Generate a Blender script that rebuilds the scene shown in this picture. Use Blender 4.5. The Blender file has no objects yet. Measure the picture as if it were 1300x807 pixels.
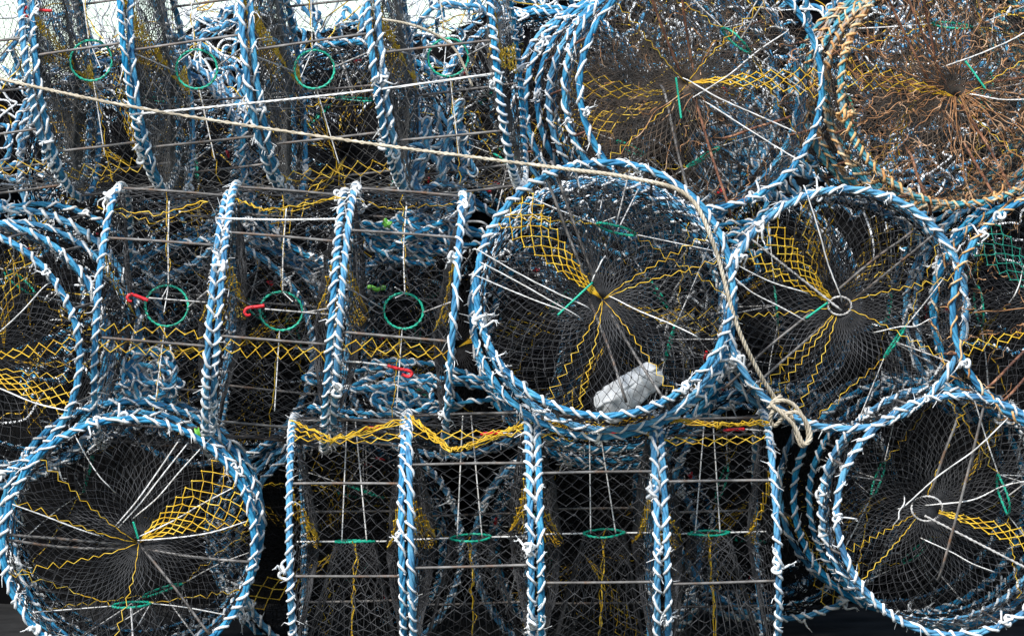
import bpy, math, random
import numpy as np
from mathutils import Matrix, Vector

random.seed(7)
from mathutils import noise as mnoise
RNG = np.random.default_rng(11)
scene = bpy.context.scene
COL = scene.collection
PI = math.pi
CAM_D = 8.0
GROUND_PY = 850
ZC = (GROUND_PY - 403.5) / 500.0 * 1.03


def W(px, py, y):
    """point in metres at depth y: 500 photo pixels to the metre at the front of the heap"""
    s = (CAM_D + y) / CAM_D
    return Vector(((px - 650) / 500 * s, y, ZC + (403.5 - py) / 500 * s))


def SC(y):
    return (CAM_D + y) / CAM_D


# ------------------------------------------------------------------ materials
def mat(name, stops, rough=0.6, scale=30.0, detail=6.0, spec=0.4, bump=0.0, bump_scale=200.0, metal=0.0,
        stain=None, stain_scale=9.0, stain_lo=0.55, stain_hi=0.7, fade=0.0):
    m = bpy.data.materials.new(name)
    m.use_nodes = True
    nt = m.node_tree
    b = nt.nodes['Principled BSDF']
    tc = nt.nodes.new('ShaderNodeTexCoord')
    oi = nt.nodes.new('ShaderNodeObjectInfo')
    add = nt.nodes.new('ShaderNodeVectorMath'); add.operation = 'ADD'
    mul = nt.nodes.new('ShaderNodeVectorMath'); mul.operation = 'SCALE'
    cmb = nt.nodes.new('ShaderNodeCombineXYZ')
    for k in range(3):
        nt.links.new(oi.outputs['Random'], cmb.inputs[k])
    nt.links.new(cmb.outputs[0], mul.inputs[0]); mul.inputs['Scale'].default_value = 37.0
    nt.links.new(tc.outputs['Object'], add.inputs[0]); nt.links.new(mul.outputs[0], add.inputs[1])
    n = nt.nodes.new('ShaderNodeTexNoise')
    n.inputs['Scale'].default_value = scale; n.inputs['Detail'].default_value = detail
    nt.links.new(add.outputs[0], n.inputs['Vector'])
    r = nt.nodes.new('ShaderNodeValToRGB')
    els = r.color_ramp.elements
    while len(els) < len(stops):
        els.new(0.5)
    for e, (p, c) in zip(els, stops):
        e.position = p; e.color = (*c, 1)
    nt.links.new(n.outputs['Fac'], r.inputs['Fac'])
    out = r.outputs['Color']
    if stain is not None:
        n2 = nt.nodes.new('ShaderNodeTexNoise')
        n2.inputs['Scale'].default_value = stain_scale; n2.inputs['Detail'].default_value = 8
        n2.inputs['Roughness'].default_value = 0.7
        nt.links.new(add.outputs[0], n2.inputs['Vector'])
        r2 = nt.nodes.new('ShaderNodeValToRGB')
        r2.color_ramp.elements[0].position = stain_lo; r2.color_ramp.elements[0].color = (0, 0, 0, 1)
        r2.color_ramp.elements[1].position = stain_hi; r2.color_ramp.elements[1].color = (1, 1, 1, 1)
        nt.links.new(n2.outputs['Fac'], r2.inputs['Fac'])
        mx = nt.nodes.new('ShaderNodeMixRGB')
        nt.links.new(r2.outputs['Color'], mx.inputs['Fac'])
        nt.links.new(out, mx.inputs['Color1']); mx.inputs['Color2'].default_value = (*stain, 1)
        out = mx.outputs['Color']
    if fade:
        hs = nt.nodes.new('ShaderNodeHueSaturation')
        mr = nt.nodes.new('ShaderNodeMapRange'); mr.inputs['To Min'].default_value = 1.0 - fade; mr.inputs['To Max'].default_value = 1.02
        mr2 = nt.nodes.new('ShaderNodeMapRange'); mr2.inputs['To Min'].default_value = 1.0 + fade * 0.55; mr2.inputs['To Max'].default_value = 0.9
        nt.links.new(oi.outputs['Random'], mr.inputs['Value']); nt.links.new(oi.outputs['Random'], mr2.inputs['Value'])
        nt.links.new(mr.outputs[0], hs.inputs['Saturation']); nt.links.new(mr2.outputs[0], hs.inputs['Value'])
        nt.links.new(out, hs.inputs['Color']); out = hs.outputs['Color']
    nt.links.new(out, b.inputs['Base Color'])
    b.inputs['Roughness'].default_value = rough
    b.inputs['Metallic'].default_value = metal
    b.inputs['Specular IOR Level'].default_value = spec
    if bump > 0:
        n3 = nt.nodes.new('ShaderNodeTexNoise'); n3.inputs['Scale'].default_value = bump_scale
        nt.links.new(add.outputs[0], n3.inputs['Vector'])
        bp = nt.nodes.new('ShaderNodeBump'); bp.inputs['Strength'].default_value = bump
        bp.inputs['Distance'].default_value = 0.002
        nt.links.new(n3.outputs['Fac'], bp.inputs['Height']); nt.links.new(bp.outputs[0], b.inputs['Normal'])
    return m


M = {
    'blue': mat('blue_rope', [(0.3, (0.005, 0.10, 0.23)), (0.5, (0.014, 0.215, 0.41)), (0.74, (0.07, 0.38, 0.57))], 0.6, 28, fade=0.18, spec=0.25,
                bump=0.6, bump_scale=400, stain=(0.22, 0.32, 0.38), stain_scale=16, stain_lo=0.63, stain_hi=0.78),
    'teal': mat('teal_rope', [(0.3, (0.016, 0.15, 0.19)), (0.5, (0.04, 0.27, 0.33)), (0.64, (0.11, 0.34, 0.48))], 0.5, 20,
                bump=0.6, bump_scale=400, stain=(0.46, 0.23, 0.09), stain_scale=9, stain_lo=0.50, stain_hi=0.62),
    'twine': mat('white_twine', [(0.3, (0.52, 0.52, 0.50)), (0.5, (0.80, 0.81, 0.81)), (0.7, (0.90, 0.91, 0.91))], 0.7, 60,
                 bump=0.6, bump_scale=600, fade=0.15, stain=(0.36, 0.34, 0.30), stain_scale=12, stain_lo=0.56, stain_hi=0.72),
    'orange': mat('rusty_twine', [(0.3, (0.50, 0.22, 0.07)), (0.5, (0.70, 0.41, 0.17)), (0.7, (0.80, 0.66, 0.46))], 0.75, 24,
                  bump=0.6, bump_scale=600),
    'net': mat('netting_shaded', [(0.3, (0.003, 0.003, 0.0035)), (0.55, (0.010, 0.010, 0.011)), (0.75, (0.035, 0.035, 0.037))], 0.7, 12, spec=0.15),  # inner pots' copy, the shade inside the pile put into a blacker colour
    'palenet': mat('weathered_netting', [(0.3, (0.035, 0.034, 0.032)), (0.5, (0.085, 0.082, 0.078)), (0.74, (0.20, 0.195, 0.185))], 0.6, 12),
    'frontnet': mat('netting_lit', [(0.3, (0.007, 0.007, 0.008)), (0.5, (0.025, 0.025, 0.027)), (0.74, (0.10, 0.10, 0.104))], 0.5, 12),  # front pots' lit copy of the same netting, light put into its paler colour
    'brownnet': mat('weedy_netting', [(0.3, (0.012, 0.011, 0.010)), (0.5, (0.045, 0.038, 0.032)), (0.7, (0.15, 0.10, 0.065))], 0.7, 14),
    'yellow': mat('yellow_twine', [(0.3, (0.44, 0.24, 0.015)), (0.5, (0.72, 0.44, 0.02)), (0.7, (0.82, 0.60, 0.09))], 0.5, 30),
    'greennet': mat('green_twine', [(0.3, (0.01, 0.14, 0.10)), (0.7, (0.03, 0.34, 0.24))], 0.5, 30),
    'green': mat('green_plastic', [(0.3, (0.0, 0.27, 0.17)), (0.7, (0.025, 0.52, 0.34))], 0.4, 20),
    'red': mat('red_plastic', [(0.3, (0.60, 0.012, 0.02)), (0.7, (0.78, 0.035, 0.045))], 0.35, 20),
    'steel': mat('weathered_steel', [(0.3, (0.07, 0.062, 0.056)), (0.5, (0.14, 0.13, 0.122)), (0.7, (0.28, 0.265, 0.25))], 0.55, 22,
                 spec=0.5, stain=(0.16, 0.085, 0.045), stain_scale=16, stain_lo=0.52, stain_hi=0.66, bump=0.5),
    'rust': mat('rusty_steel', [(0.3, (0.09, 0.04, 0.028)), (0.5, (0.24, 0.10, 0.055)), (0.7, (0.42, 0.22, 0.13))], 0.8, 26,
                bump=0.8, bump_scale=250),
    'cord': mat('white_cord', [(0.3, (0.55, 0.52, 0.48)), (0.6, (0.82, 0.81, 0.79))], 0.7, 40, bump=0.5, bump_scale=500),
    'greycord': mat('grey_cord', [(0.3, (0.30, 0.28, 0.26)), (0.6, (0.58, 0.56, 0.54))], 0.7, 40, bump=0.5, bump_scale=500),
    'cream': mat('cream_rope', [(0.3, (0.36, 0.30, 0.21)), (0.55, (0.58, 0.50, 0.38)), (0.75, (0.70, 0.63, 0.51))], 0.8, 35, stain=(0.30, 0.26, 0.20), stain_scale=6, stain_lo=0.5, stain_hi=0.7,
                 bump=0.6, bump_scale=500),
    'plastic': mat('white_plastic', [(0.3, (0.36, 0.37, 0.37)), (0.6, (0.58, 0.59, 0.59))], 0.55, 20, bump=0.7, bump_scale=60,
                   stain=(0.33, 0.33, 0.32), stain_scale=22, stain_lo=0.5, stain_hi=0.65),
    'lime': mat('lime_plastic', [(0.3, (0.08, 0.30, 0.03)), (0.7, (0.16, 0.46, 0.06))], 0.4, 20),
    'weed': mat('dried_weed', [(0.3, (0.10, 0.050, 0.025)), (0.5, (0.36, 0.17, 0.07)), (0.7, (0.58, 0.40, 0.26))], 0.85, 20),
    'dark_backing': mat('backing_black', [(0.3, (0.002, 0.002, 0.0025)), (0.7, (0.008, 0.008, 0.008))], 0.95, 5, bump=1.0, bump_scale=20, spec=0.0),  # near black, the shade of the depth put into the added backing's colour
    'ground': mat('quay_concrete', [(0.3, (0.012, 0.012, 0.012)), (0.7, (0.035, 0.034, 0.033))], 0.9, 6, bump=0.8, bump_scale=60, spec=0.1),
}


# ------------------------------------------------------------------ mesh building
class MB:
    def __init__(self):
        self.v, self.f, self.n = [], [], 0

    def add(self, v, f):
        self.v.append(v.reshape(-1, 3)); self.f.append(f.reshape(-1, 4) + self.n); self.n += len(self.v[-1])

    def tubes(self, P, r, sides=3, closed=False, caps=True):
        """P (m, n, 3): m polylines of n points; r: scalar, (n,) or (m, n)"""
        P = np.asarray(P, float)
        if P.ndim == 2:
            P = P[None]
        m, n, _ = P.shape
        if closed:
            T = np.roll(P, -1, 1) - np.roll(P, 1, 1)
        else:
            T = np.empty_like(P)
            T[:, 1:-1] = P[:, 2:] - P[:, :-2]; T[:, 0] = P[:, 1] - P[:, 0]; T[:, -1] = P[:, -1] - P[:, -2]
        T /= np.linalg.norm(T, axis=2, keepdims=True) + 1e-12
        ref = np.where(np.abs(T[:, 0, 2:3]) < 0.8, np.array([[0, 0, 1.0]]), np.array([[1.0, 0, 0]]))
        N = np.empty_like(P)
        a = np.cross(T[:, 0], ref); a /= np.linalg.norm(a, axis=1, keepdims=True) + 1e-12
        N[:, 0] = a
        for j in range(1, n):
            a = a - T[:, j] * (a * T[:, j]).sum(1, keepdims=True)
            a = a / (np.linalg.norm(a, axis=1, keepdims=True) + 1e-12)
            N[:, j] = a
        B = np.cross(T, N)
        r = np.broadcast_to(np.asarray(r, float), (m, n))[:, :, None, None]
        th = np.arange(sides) * 2 * PI / sides
        c, s = np.cos(th)[None, None, :, None], np.sin(th)[None, None, :, None]
        V = P[:, :, None] + r * (c * N[:, :, None] + s * B[:, :, None])
        idx = np.arange(m * n * sides).reshape(m, n, sides)
        nx = np.roll(idx, -1, 2)
        if closed:
            # find the turn that joins the seam
            i0, i1, n0, n1 = idx, np.roll(idx, -1, 1), nx, np.roll(nx, -1, 1)
            F = np.stack([i0, n0, n1, i1], -1)
            if m == 1:
                e, st = V[0, -1], V[0, 0]
                best = min(range(sides), key=lambda q: np.linalg.norm(e - np.roll(st, -q, 0)))
                k0 = np.roll(idx[0, 0], -best)
                F[0, -1] = np.stack([idx[0, -1], nx[0, -1], np.roll(k0, -1), k0], -1)
        else:
            F = np.stack([idx[:, :-1], nx[:, :-1], nx[:, 1:], idx[:, 1:]], -1)
        self.add(V, F)
        if caps and not closed and sides >= 4:
            first = self.n - m * n * sides
            for e in (0, n - 1):
                ce = P[:, e]
                base = self.n
                self.v.append(ce); self.n += m
                ring = idx[:, e] + first
                nxt = np.roll(ring, -1, 1)
                cc = np.broadcast_to((base + np.arange(m))[:, None], ring.shape)
                q = np.stack([cc, nxt, ring, ring] if e == 0 else [cc, ring, nxt, nxt], -1).reshape(-1, 4)
                self.f.append(q)
        return self

    def knots(self, C, r):
        """little octahedra at points"""
        C = np.asarray(C, float).reshape(-1, 3)
        o = np.array([[1, 0, 0], [0, 1, 0], [-1, 0, 0], [0, -1, 0], [0, 0, 1], [0, 0, -1.0]]) * r
        V = C[:, None] + o[None]
        f = np.array([[0, 1, 4, 4], [1, 2, 4, 4], [2, 3, 4, 4], [3, 0, 4, 4], [1, 0, 5, 5], [2, 1, 5, 5], [3, 2, 5, 5], [0, 3, 5, 5]])
        F = f[None] + (np.arange(len(C)) * 6)[:, None, None]
        self.add(V, F)
        return self

    def mesh(self, name, m, smooth=True):
        V = np.concatenate(self.v); F = np.concatenate(self.f)
        tri = F[:, 2] == F[:, 3]
        Q, T = F[~tri], F[tri][:, :3]
        me = bpy.data.meshes.new(name)
        me.vertices.add(len(V)); me.vertices.foreach_set('co', V.astype(np.float32).ravel())
        loops = np.concatenate([Q.ravel(), T.ravel()]).astype(np.int32)
        me.loops.add(len(loops)); me.loops.foreach_set('vertex_index', loops)
        starts = np.concatenate([np.arange(len(Q)) * 4, len(Q) * 4 + np.arange(len(T)) * 3]).astype(np.int32)
        me.polygons.add(len(F)); me.polygons.foreach_set('loop_start', starts)
        me.polygons.foreach_set('use_smooth', np.full(len(F), smooth))
        me.update(calc_edges=True)
        me.materials.append(m)
        return me


def link(name, me, parent=None, matrix=None):
    o = bpy.data.objects.new(name, me)
    COL.objects.link(o)
    if parent is not None:
        o.parent = parent
    if matrix is not None:
        o.matrix_local = matrix
    return o


def tag(o, label, cat, group=None):
    o['label'] = label; o['category'] = cat
    if group:
        o['group'] = group
    return o


def copy_tree(o, parent=None):
    c = o.copy(); COL.objects.link(c)
    if parent is not None:
        c.parent = parent
    for ch in list(o.children):
        copy_tree(ch, c)
    return c


def smooth_noise(n, k=4, amp=1.0, closed=True):
    t = np.linspace(0, 2 * PI, n, endpoint=not closed)
    out = np.zeros(n)
    for q in range(1, k + 1):
        out += RNG.normal() / q * np.sin(q * t + RNG.uniform(0, 2 * PI))
    return out * amp


def bez(pts, n=40):
    """smooth curve through points"""
    P = np.asarray(pts, float)
    if len(P) == 2:
        return P[0] + (P[1] - P[0]) * np.linspace(0, 1, n)[:, None]
    Q = np.vstack([2 * P[0] - P[1], P, 2 * P[-1] - P[-2]])
    out = []
    seg = len(P) - 1
    for i in range(seg):
        t = np.linspace(0, 1, max(2, n // seg), endpoint=(i == seg - 1))[:, None]
        a, b, c, d = Q[i], Q[i + 1], Q[i + 2], Q[i + 3]
        out.append(0.5 * (2 * b + (c - a) * t + (2 * a - 5 * b + 4 * c - d) * t * t + (3 * b - a - 3 * c + d) * t ** 3))
    return np.vstack(out)


def laid(path, r, pitch, strands=3, sides=5, closed=False):
    """a laid rope: strands twisted about a path"""
    P = np.asarray(path, float)
    if closed:
        T = np.roll(P, -1, 0) - np.roll(P, 1, 0)
        d = np.linalg.norm(np.roll(P, -1, 0) - P, axis=1)
    else:
        T = np.gradient(P, axis=0)
        d = np.linalg.norm(np.diff(P, axis=0), axis=1); d = np.append(d, d[-1])
    T /= np.linalg.norm(T, axis=1, keepdims=True)
    s = np.concatenate([[0], np.cumsum(d)[:-1]]); L = d.sum()
    if closed:
        pitch = L / max(1, round(L / abs(pitch))) * np.sign(pitch)
    a = np.cross(T[0], [0.3, 0.5, 0.8]); a /= np.linalg.norm(a)
    N = np.empty_like(P)
    for j in range(len(P)):
        a = a - T[j] * (a @ T[j]); a /= np.linalg.norm(a); N[j] = a
    B = np.cross(T, N)
    return [P + off * (np.cos(ph)[:, None] * N + np.sin(ph)[:, None] * B)
            for k in range(strands) for off in [r * 0.52] for ph in [2 * PI * s / pitch + 2 * PI * k / strands]]


def rope_mb(path, r, pitch=None, strands=3, sides=5):
    mb = MB()
    for p in laid(path, r, pitch or r * 7, strands):
        mb.tubes(p, r * 0.56, sides)
    return mb


# ------------------------------------------------------------------ knot meshes shared by all pots
def knot_mesh(seed, m):
    rng = np.random.default_rng(seed)
    t = np.linspace(0, 2 * PI * 0.97, 46)
    s = 0.0085
    K = np.stack([(np.sin(t) + 1.7 * np.sin(2 * t)), (np.cos(t) - 1.7 * np.cos(2 * t)), -1.5 * np.sin(3 * t)], 1) * s * rng.uniform(0.55, 0.8)
    mb = MB(); mb.tubes(K, 0.0040, 6)
    for q in (0, -1):
        a = K[q]
        d = np.array([rng.normal(), rng.normal(), rng.normal() * 0.6]); d /= np.linalg.norm(d)
        ln = rng.uniform(0.015, 0.04)
        b = a + d * ln * 0.5 + rng.normal(size=3) * 0.006
        c = a + d * ln + rng.normal(size=3) * 0.012 + np.array([0, -0.012, 0])
        mb.tubes(bez([a, b, c], 12), np.linspace(0.0036, 0.0028, 12), 5)
        for _ in range(3):
            e = c + d * 0.012 + rng.normal(size=3) * 0.006
            mb.tubes(bez([c, (c + e) / 2 + rng.normal(size=3) * 0.002, e], 6), 0.0010, 3)
    return mb.mesh('knot', m)


KNOTS = [knot_mesh(s, M['twine']) for s in range(6)]
OKNOTS = [knot_mesh(s + 50, M['orange']) for s in range(3)]


# ------------------------------------------------------------------ parts of a pot (local frame: axis +Z, ends at z=0 and z=h)
def hoop_path(R, z, n=300, wob=0.0035):
    t = np.linspace(0, 2 * PI, n, endpoint=False)
    r = R + smooth_noise(n, 6, wob * 0.6)
    return np.stack([r * np.cos(t), r * np.sin(t), z + smooth_noise(n, 4, wob * 0.5)], 1)


def make_hoop(parent, R, z, hand, blue, twine, r=0.0080, pitch=0.046, knots=3, kn=None, seen=0.0):
    P = hoop_path(R, z)
    mb = MB()
    for q in laid(P, r, 0.13 * hand, 3, closed=True):
        mb.tubes(q, r * 0.60, 6, closed=True)
    h = link('hoop', mb.mesh('hoop', M[blue]), parent)
    # twine wound round the rope, with an uneven pitch
    n = 2100
    idx = np.linspace(0, len(P), n, endpoint=False)
    i0 = idx.astype(int) % len(P); i1 = (i0 + 1) % len(P); f = (idx - idx.astype(int))[:, None]
    C = P[i0] * (1 - f) + P[i1] * f
    ang = np.arctan2(C[:, 1], C[:, 0])
    rad = np.stack([np.cos(ang), np.sin(ang), np.zeros(n)], 1)
    L = 2 * PI * R
    pitch = pitch * RNG.uniform(0.75, 1.5)
    hand = hand if RNG.random() < 0.85 else -hand
    turns = max(1, round(L / pitch))
    u = np.linspace(0, 1, n, endpoint=False)
    ph = hand * (2 * PI * turns * u + smooth_noise(n, 40, 3.0) + smooth_noise(n, 5, 1.2))
    ph = ph - (0.5 + 0.15 * np.sin(7 * ang + RNG.uniform(0, 6))) * np.sin(ph - seen + smooth_noise(n, 9, 0.25))
    off = r * 1.02 + np.abs(smooth_noise(n, 60, 0.0012))
    tw = C + rad * (np.cos(ph) * off)[:, None] + np.array([0, 0, 1.0]) * (np.sin(ph) * off)[:, None]
    mb = MB(); mb.tubes(tw, 0.0038 + np.clip(smooth_noise(n, 50, 0.0006), -0.001, 0.001), 5, closed=True)
    nf = 110
    b0 = tw[RNG.integers(0, n, nf)]
    d0 = RNG.normal(size=(nf, 3)); d0 /= np.linalg.norm(d0, axis=1, keepdims=True)
    ln = RNG.uniform(0.006, 0.026, (nf, 1))
    d1 = d0 + RNG.normal(size=(nf, 3)) * 0.6 + [0, -0.3, 0]
    mb.tubes(np.stack([b0, b0 + d0 * ln * 0.5, b0 + d0 * ln * 0.5 + d1 * ln * 0.5], 1), np.array([0.0017, 0.0013, 0.0008]), 3)
    link('twine_binding', mb.mesh('twine_binding', M[twine]), h)
    for _ in range(knots):
        a = RNG.uniform(0, 2 * PI)
        k = random.choice(kn or KNOTS)
        mm = Matrix.Translation((R * math.cos(a), R * math.sin(a), z + RNG.normal() * 0.006)) @ \
            Matrix.Rotation(a - PI / 2 + RNG.normal() * 0.8, 4, 'Z') @ Matrix.Rotation(RNG.normal(), 4, 'X') @ Matrix.Scale(RNG.uniform(0.6, 1.15), 4)
        link('knot', k, h, mm)
    return h


def warp(R, amp=1.0):
    """bunching of the netting: maps angle to angle"""
    a = [RNG.normal() * 0.050 * amp for _ in range(5)]; p = [RNG.uniform(0, 2 * PI) for _ in range(5)]
    return lambda th: th + sum(a[k] / (1 + 0.4 * k) * np.sin((k + 2) * th + p[k]) for k in range(5))


def in_ranges(deg, ranges):
    deg = deg % 360
    return any(((deg - a) % 360) <= ((b - a) % 360) for a, b in ranges)


def end_strands(R, h, depth, hub, rhub, N, J, swirl, top=True, jit=1.0):
    wp = warp(R)
    k = np.arange(N)[:, None]; j = np.arange(J + 1)[None, :]
    t = (j / J) ** 0.92
    alt = np.where((j + k) % 2 == 0, 1.0, -1.0) * 0.48
    th = wp((k + alt) * 2 * PI / N) + swirl * t ** 2
    th = th + RNG.normal(size=th.shape) * 0.010 * jit * (1 - t)
    r = R * (1 - t) + rhub * t
    r = r + RNG.normal(size=r.shape) * 0.0025 * (t * (1 - t) * 4)
    wob = 0.012 * np.sin(3 * th + 1) * np.sin(PI * t)
    z = -depth * t ** 1.25 + wob + RNG.normal(size=r.shape) * 0.002
    z = h + z if top else -z
    return np.stack([r * np.cos(th) + hub[0] * t, r * np.sin(th) + hub[1] * t, z + 0 * r], 2)


def side_strands(R, h, N, J, jit=1.0):
    wp = warp(R, 0.35)
    k = np.arange(N)[:, None]; j = np.arange(J + 1)[None, :]
    t = j / J
    alt = np.where((j + k) % 2 == 0, 1.0, -1.0) * 0.48
    th = wp((k + alt) * 2 * PI / N) + RNG.normal(size=(N, J + 1)) * 0.009 * jit
    th = th + 0.03 * np.sin(PI * t) * np.sin(2 * th + 1.0)
    r = R * (1 - 0.018 * np.sin(PI * t) - 0.012 * np.sin(PI * t) * (1 + np.sin(3 * th + wp(0.0)))) - np.abs(RNG.normal(size=th.shape)) * 0.0018
    z = t * h + RNG.normal(size=th.shape) * 0.0024
    return np.stack([r * np.cos(th), r * np.sin(th), z + 0 * r], 2)


def net_mesh(S, keep, r, m, name, knots=True):
    mb = MB()
    mb.tubes(S[keep], r, 4)
    if knots:
        mb.knots(S[keep][:, 1:-1:1].reshape(-1, 3)[::2], r * 2.2)
    return mb.mesh(name, m)


def line(parent, name, pts, r, m, n=24, sides=5, laid_rope=False, wav=0.0):
    P = bez(pts, n)
    if wav:
        P = P + RNG.normal(size=P.shape) * wav
    mb = rope_mb(P, r) if laid_rope else MB().tubes(P, r, sides)
    return link(name, mb.mesh(name, M[m]), parent)


def zigzag(p0, p1, n=14, amp=0.006):
    p0, p1 = np.asarray(p0, float), np.asarray(p1, float)
    d = p1 - p0; d /= np.linalg.norm(d)
    s = np.cross(d, [0, 0, 1]); s /= np.linalg.norm(s) + 1e-9
    t = np.linspace(0, 1, n)
    return p0 + (p1 - p0) * t[:, None] + s * (np.where(np.arange(n) % 2, 1, -1) * amp)[:, None] + RNG.normal(size=(n, 3)) * 0.003


def make_pot(R=0.315, h=0.285, style='blue', hub=(0, 0), hub_ring=0.0, depth=0.075, swirl=0.25, rods=8, rod_a0=22.5,
             yellow_end=(), yellow_side=(), yellow_back=((40, 52),), green_end=(), entrance=0.0, ring_style='side', inner=0.15,
             hook=True, N=88, J=17, NS=108, JS=14, knots=4, net_r=0.00095, yr=0.0016, seen=PI / 2, pitch=0.046, netm=None, singles=()):
    """one round netted pot; returns its Empty at the centre of the base"""
    S = {'blue': ('blue', 'twine', 'net', 'steel', KNOTS), 'rusty': ('teal', 'orange', 'brownnet', 'rust', OKNOTS),
         'worn': ('blue', 'twine', 'brownnet', 'rust', KNOTS), 'mixed': ('blue', 'orange', 'net', 'rust', KNOTS)}[style]
    if netm and S[2] == 'net':
        S = S[:2] + (netm,) + S[3:]
    root = bpy.data.objects.new('crab_pot', None); root.empty_display_size = 0.05
    COL.objects.link(root)
    make_hoop(root, R, 0.0, 1, S[0], S[1], knots=knots, kn=S[4], pitch=pitch, seen=seen)
    make_hoop(root, R, h, -1, S[0], S[1], knots=knots, kn=S[4], pitch=pitch, seen=seen)
    for q in range(rods):
        a = math.radians(rod_a0 + q * 360 / rods) + RNG.normal() * 0.03
        x, y = (R - 0.004) * math.cos(a), (R - 0.004) * math.sin(a)
        b = a + RNG.normal() * 0.015
        line(root, 'rod', [(x, y, -0.004), ((x + R * math.cos(b)) / 2, (y + R * math.sin(b)) / 2, h / 2),
                           ((R - 0.004) * math.cos(b), (R - 0.004) * math.sin(b), h + 0.004)], 0.0036, S[3], 10, 6)
    # netting
    def split(St, yel, grn, name):
        mid = St[:, St.shape[1] // 3]
        deg = np.degrees(np.arctan2(mid[:, 1], mid[:, 0])) % 360
        y = np.array([in_ranges(d, yel) for d in deg]); g = np.array([in_ranges(d, grn) for d in deg])
        near = []
        for dg in (singles if name == 'end_netting' and St is front_strands else ()):
            near.append(int(np.argmin(np.abs((deg - dg + 180) % 360 - 180))))
        one_off = np.zeros(len(deg), bool); one_off[near] = True
        one_off &= ~(y | g)
        b = ~(y | g | one_off)
        b &= RNG.random(len(b)) > 0.015
        o = link(name, net_mesh(St, b, net_r, M[S[2]], name), root)
        for msk, kind, mm in ((y, 'yellow_netting', 'yellow'), (g, 'green_netting', 'greennet')):
            # strands that touch make one piece of netting; strands apart are pieces of their own
            todo = set(np.nonzero(msk)[0].tolist())
            while todo:
                st = [todo.pop()]; grp = []
                while st:
                    q = st.pop(); grp.append(q)
                    for w in ((q + 1) % len(msk), (q - 1) % len(msk)):
                        if w in todo:
                            todo.discard(w); st.append(w)
                one = np.zeros(len(msk), bool); one[grp] = True
                link(kind, net_mesh(St, one, yr, M[mm], kind), o)
        for q in np.nonzero(one_off)[0]:
            link('yellow_strand', MB().tubes(St[q], 0.00115, 4).mesh('yellow_strand', M['yellow']), o)
        return o
    front_strands = end_strands(R, h, depth, hub, max(hub_ring * 0.8, 0.004), N, J, swirl, True)
    front = split(front_strands, yellow_end, green_end, 'end_netting')
    split(end_strands(R, h, 0.05, (RNG.normal() * 0.02, RNG.normal() * 0.02), 0.006, N, J, -0.2, False), yellow_back, (), 'end_netting')
    split(side_strands(R, h, NS, JS), yellow_side, (), 'side_netting')
    # the drawn-in middle of the netting
    t = np.linspace(0, 2 * PI, 40, endpoint=False)
    if hub_ring > 0:
        P = np.stack([hub[0] + hub_ring * np.cos(t), hub[1] + hub_ring * 0.8 * np.sin(t), h - depth + 0.004 + 0.004 * np.sin(2 * t)], 1)
        mb = MB()
        for q in laid(P, 0.003, 0.02, 2, closed=True):
            mb.tubes(q, 0.0019, 5, closed=True)
        link('hub_ring', mb.mesh('hub_ring', M['greycord']), root)
    # entrance
    a = math.radians(entrance)
    er = np.array([math.cos(a), math.sin(a), 0]); et = np.array([-math.sin(a), math.cos(a), 0]); ez = np.array([0, 0, 1.0])
    rr = 0.054 * RNG.uniform(0.95, 1.05)
    rc = er * (R - inner) + ez * h * RNG.uniform(0.42, 0.58) + et * RNG.normal() * 0.01
    tilt = RNG.normal() * 0.18; sq = RNG.uniform(0.88, 1.0)
    u1 = et * math.cos(tilt) + er * math.sin(tilt)
    P = rc + rr * sq * np.cos(t)[:, None] * u1 + rr * np.sin(t)[:, None] * ez + smooth_noise(40, 3, 0.0014)[:, None] * er
    mb = MB()
    for q in laid(P, 0.0030, 0.03, 2, closed=True):
        mb.tubes(q, 0.0025, 5, closed=True)
    ring = link('entrance_ring', mb.mesh('entrance_ring', M['green']), root)
    n = 30 if inner < 0.2 else 48; jj = 8 if inner < 0.2 else 16
    k = np.arange(n)[:, None]; j = np.arange(jj + 1)[None, :]
    ph = (k + np.where((j + k) % 2 == 0, 1, -1) * 0.47) * 2 * PI / n
    tt = (j / jj) * np.ones_like(ph)
    inn = rc + rr * sq * np.cos(ph)[..., None] * u1 + rr * np.sin(ph)[..., None] * ez
    ca = 0.42 * np.cos(ph); sa = h * 0.5 + h * 0.46 * np.clip(np.sin(ph) * 1.25, -1, 1)
    outr = R * 0.985
    out = outr * (np.cos(ca)[..., None] * er + np.sin(ca)[..., None] * et) + sa[..., None] * ez
    w = (tt ** (0.8 if inner < 0.2 else 0.22))[..., None]
    F = out * (1 - w) + inn * w + RNG.normal(size=out.shape) * 0.0015
    link('entrance_netting', net_mesh(F, np.ones(n, bool), net_r, M[S[2]], 'entrance_netting'), ring)

    def on_wall(deg, zz, rad=R - 0.006):
        q = a + math.radians(deg)
        return (rad * math.cos(q), rad * math.sin(q), zz)
    top = rc + rr * ez; bot = rc - rr * ez; lft = rc + rr * sq * u1; rgt = rc - rr * sq * u1
    if ring_style == 'side':
        # tied to both hoops, up and down
        line(root, 'tie_cord', [lft, (lft + np.array(on_wall(56, h * 0.5))) / 2 + RNG.normal(size=3) * 0.004, on_wall(56, h * 0.5)], 0.0019, 'cord')
        line(root, 'tie_cord', [rgt, on_wall(-48, h * 0.45)], 0.0016, 'cord')
        line(root, 'tie_cord', [top, on_wall(8, h * 0.99)], 0.0022, 'greycord')
        line(root, 'tie_cord', [bot, on_wall(4, 0.01)], 0.0022, 'greycord')
        for _ in range(2):
            line(root, 'tie_cord', [lft, lft + er * 0.05 + RNG.normal(size=3) * 0.03 - et * 0.04], 0.0014, 'cord')
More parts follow.
